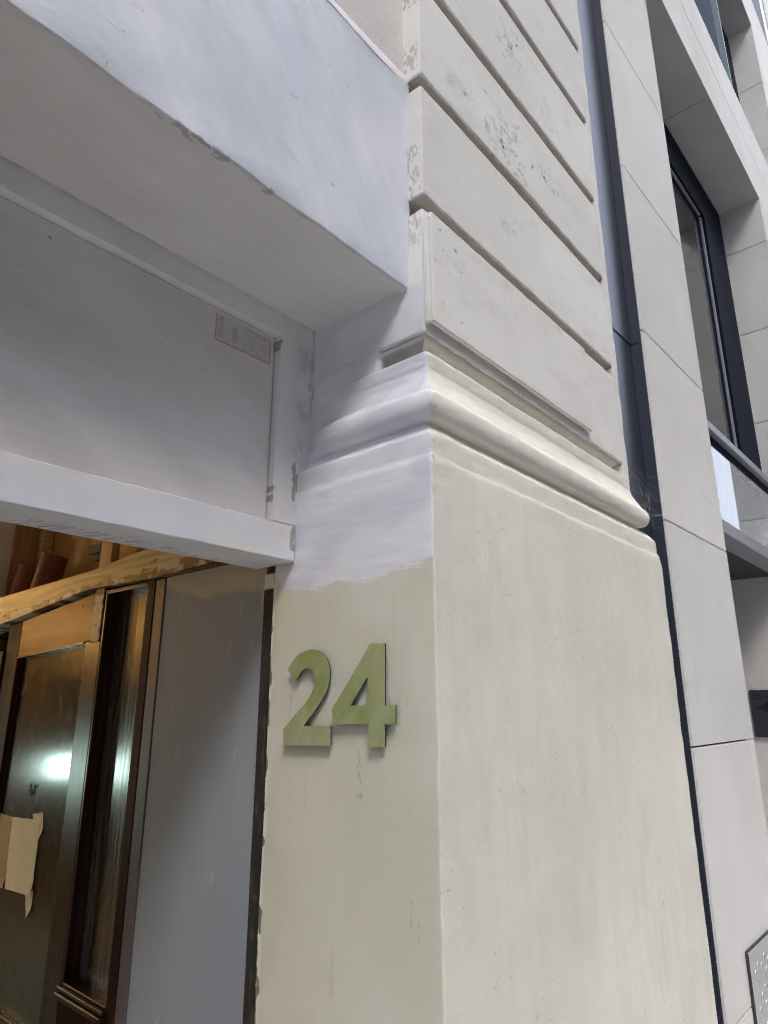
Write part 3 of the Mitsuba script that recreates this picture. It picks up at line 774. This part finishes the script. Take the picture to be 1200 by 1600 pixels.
put(LS, None, join(rbox(.17, .19, 2.12, 2.24, 2.30, 2.345, r=.003, res=.1), rbox(.191, .22, 2.14, 2.22, 2.27, 2.315, r=.003, res=.1)), 'mid_wall')
LS = thing('rubble', 'small grey debris lying on the beam beside the batten', 'debris')
put(LS, None, rbox(.03, .09, 1.38, 1.52, 2.165, 2.20, r=.01, res=.03, amp=.006, scale=14), 'mid_wall')


# the lamps inside: a warm bulb, an added second one to brighten the wall, and two work lights that the glass mirrors
for (x, y, z, L, lab) in ((-.25, 4.4, 2.52, 60, 'warm bare bulb hanging under the lobby ceiling'), (-1.45, 5.6, 2.35, 75, 'unseen warm bulb added on the lobby wall to brighten its reflection')):
    LB = thing('lobby_lamp', lab, 'lamp')
    s = trimesh.creation.icosphere(3, .05)
    s.apply_translation((x, y, z))
    put(LB, 'bulb', s, 'paper')
    scene[LB + '__bulb']['emitter'] = {'type': 'area', 'radiance': {'type': 'rgb', 'value': [L, L * .52, L * .15]}}
    put(LB, 'holder', rod((x, y, z + .052), (x, y, 2.82), .02) if x > -1 else rod((x - .052, y, z), (-1.9, y, z), .02), 'roll_white')
for y, z, n in ((4.45, 1.08, 'nearer to the street'), (5.35, 1.06, 'farther from the street')):
    WL = thing('work_light', f'bright white floodlight on a stand against the far lobby wall, {n}', 'lamp')
    put(WL, 'housing', rbox(-1.66, -1.53, y - .13, y + .13, z - .10, z + .10, r=.01, res=.2), 'charcoal')
    put(WL, 'stand', join(rod((-1.6, y, .03), (-1.6, y, z - .1), .015), rod((-1.75, y, .035), (-1.45, y, .035), .012)), 'dull_metal')
    q = trimesh.Trimesh([(-1.524, y - .11, z - .075), (-1.524, y + .11, z - .075), (-1.524, y + .11, z + .075), (-1.524, y - .11, z + .075)], [(0, 1, 2), (0, 2, 3)], process=False)
    put(WL, 'led_panel', q, 'paper', smooth=False)
    scene[WL + '__led_panel']['emitter'] = {'type': 'area', 'radiance': {'type': 'rgb', 'value': [11, 15.4, 13.8]}}

# ------------------------------------------------------------------ house numerals on the reveal
RT = np.stack([np.array([0.65388, -0.75660, 0]), None or np.array([.2097, .18118, -.96083]), FWD])   # image right, image down, forward
RT[1] = np.cross(RT[2], RT[0])


def on_x(px, x):
    """the point of the plane X = x seen at a pixel of the 1200 x 1600 photograph, used to size the numerals"""
    d = np.array([(px[0] - 600) / 1034.86, (px[1] - 800) / 1034.86, 1]) @ RT
    t = (x - CAM[0]) / d[0]
    q = CAM + t * d
    return q[1], q[2]


XN = -.026
two = [(198, 268), (206, 250), (222, 222), (244, 193), (270, 168), (300, 151), (330, 141), (350, 138), (378, 142), (402, 153), (424, 172), (441, 200), (452, 232), (458, 268), (459, 305), (454, 345), (445, 385),
       (430, 420), (410, 455), (385, 495), (350, 545), (322, 582), (298, 617), (463, 622), (463, 742), (170, 738), (170, 637), (200, 600), (235, 560), (268, 522), (300, 485), (325, 450), (345, 415), (360, 380),
       (367, 345), (367, 312), (360, 285), (350, 270), (336, 260), (322, 257), (306, 260), (290, 270), (272, 293), (250, 333)]
four = [(712, 103), (803, 100), (803, 490), (868, 488), (868, 607), (803, 607), (803, 750), (702, 750), (702, 607), (482, 607), (472, 515), (520, 435), (580, 335), (650, 212)]
hole = [(697, 308), (702, 490), (590, 490), (640, 404)]
px = lambda L: [on_x((400 + a / 4, 980 + b / 4), XN) for a, b in L]
for name, poly, lab in (('two', sg.Polygon(px(two)), 'curved olive green metal numeral two, the one nearer the doorway'), ('four', sg.Polygon(px(four), [px(hole)]), 'angular olive green metal numeral four, the one nearer the pier corner')):
    key = thing('house_number', lab, 'house number')
    face = extrude_yz(poly, XN, XN + .0015)
    put(key, 'face', face, 'olive_metal', smooth=False)
    put(key, 'edge', extrude_yz(poly, XN + .0016, XN + .006), 'dark_edge', smooth=False)
    c = [(poly.bounds[0] + .03, poly.bounds[1] + .02), (poly.bounds[2] - .03, poly.bounds[1] + .02)] if name == 'two' else [on_x((400 + 752 / 4, 980 + 160 / 4), XN), on_x((400 + 752 / 4, 980 + 700 / 4), XN)]
    for (y, z) in c:
        put(key, 'pin', rod((XN + .006, y, z), (.004, y, z), .003, n=12), 'dull_metal')
for (a, b), lab in (((470, 434), 'small cream plastic wall plug between the numerals 2 and 4'), ((823, 194), 'small cream plastic wall plug right of the top of numeral 4')):
    y, z = on_x((400 + a / 4, 980 + b / 4), -.004)
    key = thing('wall_plug', lab, 'wall plug')
    tube = m3.Manifold.cylinder(.016, .0075, .007, 20) - m3.Manifold.cylinder(.02, .0028, .0028, 12).translate([0, 0, .009])
    put(key, None, to_trimesh(tube.rotate([0, -90, 0]).translate([.006, y, z])), 'white_plug')

# printed label on the overlight panel
PL = thing('printed_label', 'small printed label with red border at the top right of the boarded overlight', 'label')


def label_print(p, n, uv):
    u, v = (p.x + .324) / .204, (2.700 - p.z) / .088
    c = mix((.50, .485, .475), (.53, .51, .50), noise(p.x * 90, p.z * 90, 1.))
    border = dr.maximum(dr.maximum(smoothstep(.022, .012, u), smoothstep(.968, .98, u)), smoothstep(.95, .965, v))
    line = dr.minimum(smoothstep(.5, .55, noise(p.x * 240, p.z * 900, 2.)), smoothstep(.02, .05, u) * smoothstep(.97, .93, v))
    block = dr.maximum(smoothstep(.02, .0, dr.abs(u - .34) - .04) * smoothstep(.03, .0, dr.abs(v - .5) - .28), smoothstep(.02, .0, dr.abs(u - .09) - .035) * smoothstep(.03, .0, dr.abs(v - .45) - .38))
    rows = smoothstep(.02, .0, dr.abs(u - .70) - .22) * smoothstep(.45, .5, noise(p.x * 20 + 3, p.z * 420, 5.))
    c = mix(c, (.25, .24, .25), dr.minimum(block * line + rows * line * .6, 1.) * .75)
    return mix(c, (.36, .20, .20), border * .8)


mat('label_print', proc(label_print), .5)
put(PL, None, cbox(-.324, -.120, .5373, .5378, 2.612, 2.700, .0001), 'label_print', smooth=False)

# ------------------------------------------------------------------ the stone office building next door (own axes: u along, v into, z up)
OB = thing('stone_office_building', 'pale limestone office building with dark framed windows beside the cream pier', 'building')
A = math.radians(-1.3)
M = np.eye(4)
M[:3, :3] = [[math.cos(A), -math.sin(A), 0], [math.sin(A), math.cos(A), 0], [0, 0, 1]]
M[0, 3] = 1.8


def ob(name, mesh, material, parent=OB, **kw):
    mesh = mesh.copy()
    mesh.apply_transform(M)
    return put(parent, name, mesh, material, **kw)


JZ = [-.3, .395, 1.42, 2.417, 3.411, 4.434, 5.475, 6.5, 7.53, 8.34, 9.6, 10.8, 12.0]
ob('backing_wall', join(cbox(.02, .90, .03, .44, -.3, 12, .002), cbox(4.38, 6.2, .03, .44, -.3, 8.2, .002), cbox(.92, 6.2, .03, .44, 7.10, 8.30, .002), cbox(6.78, 12, .03, .44, 8.0, 12, .002)), 'charcoal')
for k, (z0, z1) in enumerate(zip(JZ[:-1], JZ[1:])):
    ob('stone_panel', cbox(0, .93, 0, .03, z0 + .004, z1 - .004, .002), 'limestone_grey' if k in (2, 4, 7) else 'limestone')
    if z1 < 8.4:
        if z0 < 7:
            ob('stone_panel', cbox(4.347, 6.2, 0, .03, z0 + .004, min(z1, 7.058) - .004, .002), 'limestone')
        if z0 < 7:
            ob('reveal_panel', cbox(4.346, 4.372, .031, .43, z0 + .003, min(z1, 7.085) - .004, .002), 'limestone' if k % 2 else 'limestone_grey')
            ob('reveal_panel', cbox(.905, .9295, .031, .43, z0 + .003, min(z1, 7.085) - .004, .002), 'limestone' if k % 2 else 'limestone_grey')
    else:
        ob('reveal_panel', cbox(6.749, 6.775, .031, .344, z0 + .004, z1 - .004, .002), 'limestone')
        ob('stone_panel', cbox(6.75, 8.2, 0, .03, z0 + .004, z1 - .004, .002), 'limestone')
for x0, x1 in ((.934, 3.2), (3.206, 6.2), (6.206, 9.5)):
    ob('beam_panel', cbox(x0, x1, 0, .03, 7.062, 7.692, .002), 'limestone')
    ob('beam_panel', cbox(x0, x1, 0, .03, 7.704, 8.34, .002), 'limestone')
ob('beam_top', cbox(.934, 12, .031, 1.2, 8.30, 8.338, .002), 'limestone')
ob('soffit_panel', cbox(.934, 2.6, .031, .44, 7.070, 7.095, .002), 'limestone')
ob('soffit_panel', cbox(2.606, 4.345, .031, .44, 7.070, 7.095, .002), 'limestone')
ob('upper_beam', cbox(.934, 12, 0, .03, 11.95, 13.2, .002), 'limestone')
ob('upper_soffit', cbox(.934, 12, .031, 1.2, 11.96, 12.1, .002), 'limestone')
# metal channel between the two buildings
ob('metal_channel', join(rbox(-.256, -.002, .0625, .069, 3.345, 13, r=.001, res=.5), rbox(-.262, -.002, .068, .074, -.3, 3.340, r=.001, res=.5)), 'navy_satin', label='recessed dark navy metal channel between the two buildings')
ob('metal_channel_return', join(cbox(-.0085, -.0015, .012, .0615, 3.345, 13, .001), cbox(-.0085, -.0015, .012, .067, -.3, 3.340, .001)), 'slate_metal')
# first floor window
W = ob('window', join(cbox(3.62, 4.344, .42, .50, 3.714, 7.085, .004), cbox(.935, 3.615, .42, .50, 6.60, 7.085, .004), cbox(.935, 1.10, .42, .5, 3.714, 6.595, .004)), 'navy_metal', label='tall first floor window with thick navy frame')
ob('inner_frame', join(cbox(3.50, 3.618, .455, .50, 3.714, 6.52, .004), cbox(1.11, 3.615, .455, .50, 6.52, 6.597, .004)), 'navy_metal', parent=W)
ob('trim', join(cbox(1.11, 3.50, .43, .453, 6.540, 6.555, .003), cbox(3.515, 3.53, .43, .453, 3.714, 6.53, .003)), 'grey_metal', parent=W)
ob('pane', trimesh.Trimesh([(1.10, .465, 3.714), (3.50, .465, 3.714), (3.50, .465, 6.53), (1.10, .465, 6.53)], [(0, 1, 2), (0, 2, 3)], process=False), 'tinted_glass', parent=W, smooth=False)
ob('blind', cbox(1.12, 2.93, .60, .61, 3.75, 6.5, .002), 'blind_cloth', parent=W)
for m in (cbox(.93, 4.35, 3.4, 3.5, .2, 7.1, .004), cbox(.93, 4.35, .52, 3.39, 7.0, 7.1, .004), cbox(.93, 4.35, .52, 3.39, 3.60, 3.70, .004), cbox(4.28, 4.35, .51, 3.39, 3.71, 6.99, .004), cbox(.93, 1.0, .51, 3.39, 3.71, 6.99, .004)):
    ob('room_wall', m, 'mid_wall')
ob('sill', cbox(.935, 4.344, .30, .47, 3.645, 3.712, .004), 'grey_metal', label='grey metal sill under the first floor window')
ob('sill_shadow_gap', cbox(.935, 4.344, .345, .46, 3.592, 3.643, .003), 'navy_metal')
# lower glazing and its rail
W = ob('lower_window', cbox(.935, 4.344, .30, .47, 2.812, 2.915, .004), 'grey_metal', label='lower glazed band reflecting the bright sky')
ob('pane', trimesh.Trimesh([(.94, .355, 2.915), (4.344, .355, 2.915), (4.344, .355, 3.592), (.94, .355, 3.592)], [(0, 1, 2), (0, 2, 3)], process=False), 'office_glass', parent=W, smooth=False)
ob('spandrel', cbox(.94, 4.344, .42, .46, 2.916, 3.591, .003), 'charcoal', parent=W)
ob('porch_soffit', cbox(.935, 4.344, .472, 2.6, 2.812, 2.87, .003), 'charcoal')
ob('porch_wall', join(cbox(4.346, 4.5, .44, 3.0, -.3, 2.95, .003), cbox(.5, 4.345, 2.6, 2.8, -.3, 2.81, .003)), 'limestone')
# upper storey: frameless glass balustrade in front of a navy window
W = ob('upper_window', cbox(.935, 6.745, .345, .40, 8.36, 11.94, .004), 'navy_metal', label='upper floor dark window behind a frameless glass balustrade')
ob('balustrade', cbox(.96, 3.75, .030, .044, 8.345, 10.6, .002), 'navy_glass', parent=W)
ob('balustrade', cbox(3.752, 4.155, .030, .044, 8.345, 10.6, .002), 'teal_glass', parent=W)
ob('balustrade_edge', cbox(4.156, 4.172, .029, .045, 8.345, 10.6, .002), 'edge_glass', parent=W)
W = ob('top_window', cbox(.935, 12, .345, .40, 13.3, 19, .004), 'mid_wall')
ob('balustrade', cbox(.96, 9.0, .030, .044, 13.205, 15.2, .002), 'grey_glass', parent=W)
ob('balustrade_edge', cbox(9.001, 9.02, .029, .045, 13.205, 15.2, .002), 'edge_glass', parent=W)
ob('beam_top', cbox(.934, 12, .031, 1.2, 13.17, 13.2, .002), 'limestone')
ob('top_panel', cbox(9.4, 14, .0, .03, 13.21, 19, .002), 'limestone')

SG = thing('wall_sign', 'dark rectangular wall sign in the porch of the limestone building', 'sign')
ob('board', cbox(4.32, 4.3445, .40, .846, 1.285, 1.721, .004), 'sign_face', parent=SG)
mk = [cbox(4.317, 4.3205, .80 - i * .03 - .02, .80 - i * .03, 1.635 + j * .03, 1.655 + j * .03, .001) for i in range(2) for j in range(2)]
mk += [cbox(4.317, 4.3205, .50, .71, 1.655, 1.662, .001), rbox(4.317, 4.3205, .60, .80, 1.545, 1.565, r=.001, res=1), rbox(4.317, 4.3205, .62, .74, 1.53, 1.59, r=.001, res=1), rbox(4.317, 4.3205, .65, .71, 1.51, 1.615, r=.001, res=1)]
ob('logo', join(*mk), 'sign_mark', parent=SG)

SP = thing('steel_wall_plate', 'embossed stainless steel plate with rim on the limestone wall near the ground', 'steel plate')
ob('frame', join(cbox(.322, .90, -.016, -.002, .562, .588, .003), cbox(.322, .345, -.012, -.002, .05, .561, .002)), 'steel', parent=SP)
ob('gasket', join(cbox(.316, .90, -.010, -.001, .589, .596, .002)), 'charcoal', parent=SP)
ob('side_trim', cbox(.314, .3215, -.013, -.001, .05, .588, .002), 'charcoal', parent=SP)
ob('plate', cbox(.3455, .90, -.010, -.002, .05, .5615, .001), 'steel', parent=SP)
for a, b, L in ((.40, .495, .055), (.445, .515, .012), (.455, .478, .03), (.40, .36, .045), (.455, .40, .02), (.50, .50, .05), (.51, .42, .02), (.55, .525, .012), (.56, .47, .05), (.50, .36, .04), (.61, .50, .02), (.62, .40, .05), (.67, .52, .05), (.56, .38, .02), (.41, .27, .05), (.47, .29, .02)):
    h = m3.Manifold.batch_hull([m3.Manifold.sphere(.016, 24).scale([1, .5, 1]).translate([a, -.0095, b]), m3.Manifold.sphere(.016, 24).scale([1, .5, 1]).translate([a, -.0095, b - L])])
    ob('dimple', to_trimesh(h), 'steel', parent=SP, smooth=60)

# cobweb hung between the moulding's end and the metal channel
WB = thing('cobweb', 'torn grey cobweb between the end of the moulding and the dark metal channel', 'cobweb')
st = []
for i in range(30):
    z0 = 2.42 + rng.uniform(0, .17)
    a = np.array([1.535 + rng.uniform(0, .06), .058, z0 + rng.uniform(-.03, .05)])
    b = np.array([1.79, rng.uniform(.005, .055), z0 + rng.uniform(-.07, .04)])
    if i > 17:
        t, u = rng.uniform(.1, .9, 2)
        a = np.array([1.55 + .22 * t, .04, 2.42 + rng.uniform(0, .16)])
        b = a + rng.normal(0, 1, 3) * np.array([.05, .012, .05])
    mid = (a + b) / 2 + np.array([0, -.006, rng.uniform(-.022, -.004)])
    st += [rod(a, mid, .00026, n=4), rod(mid, b, .00026, n=4)]
put(WB, None, join(*st), 'web_silk', smooth=False)
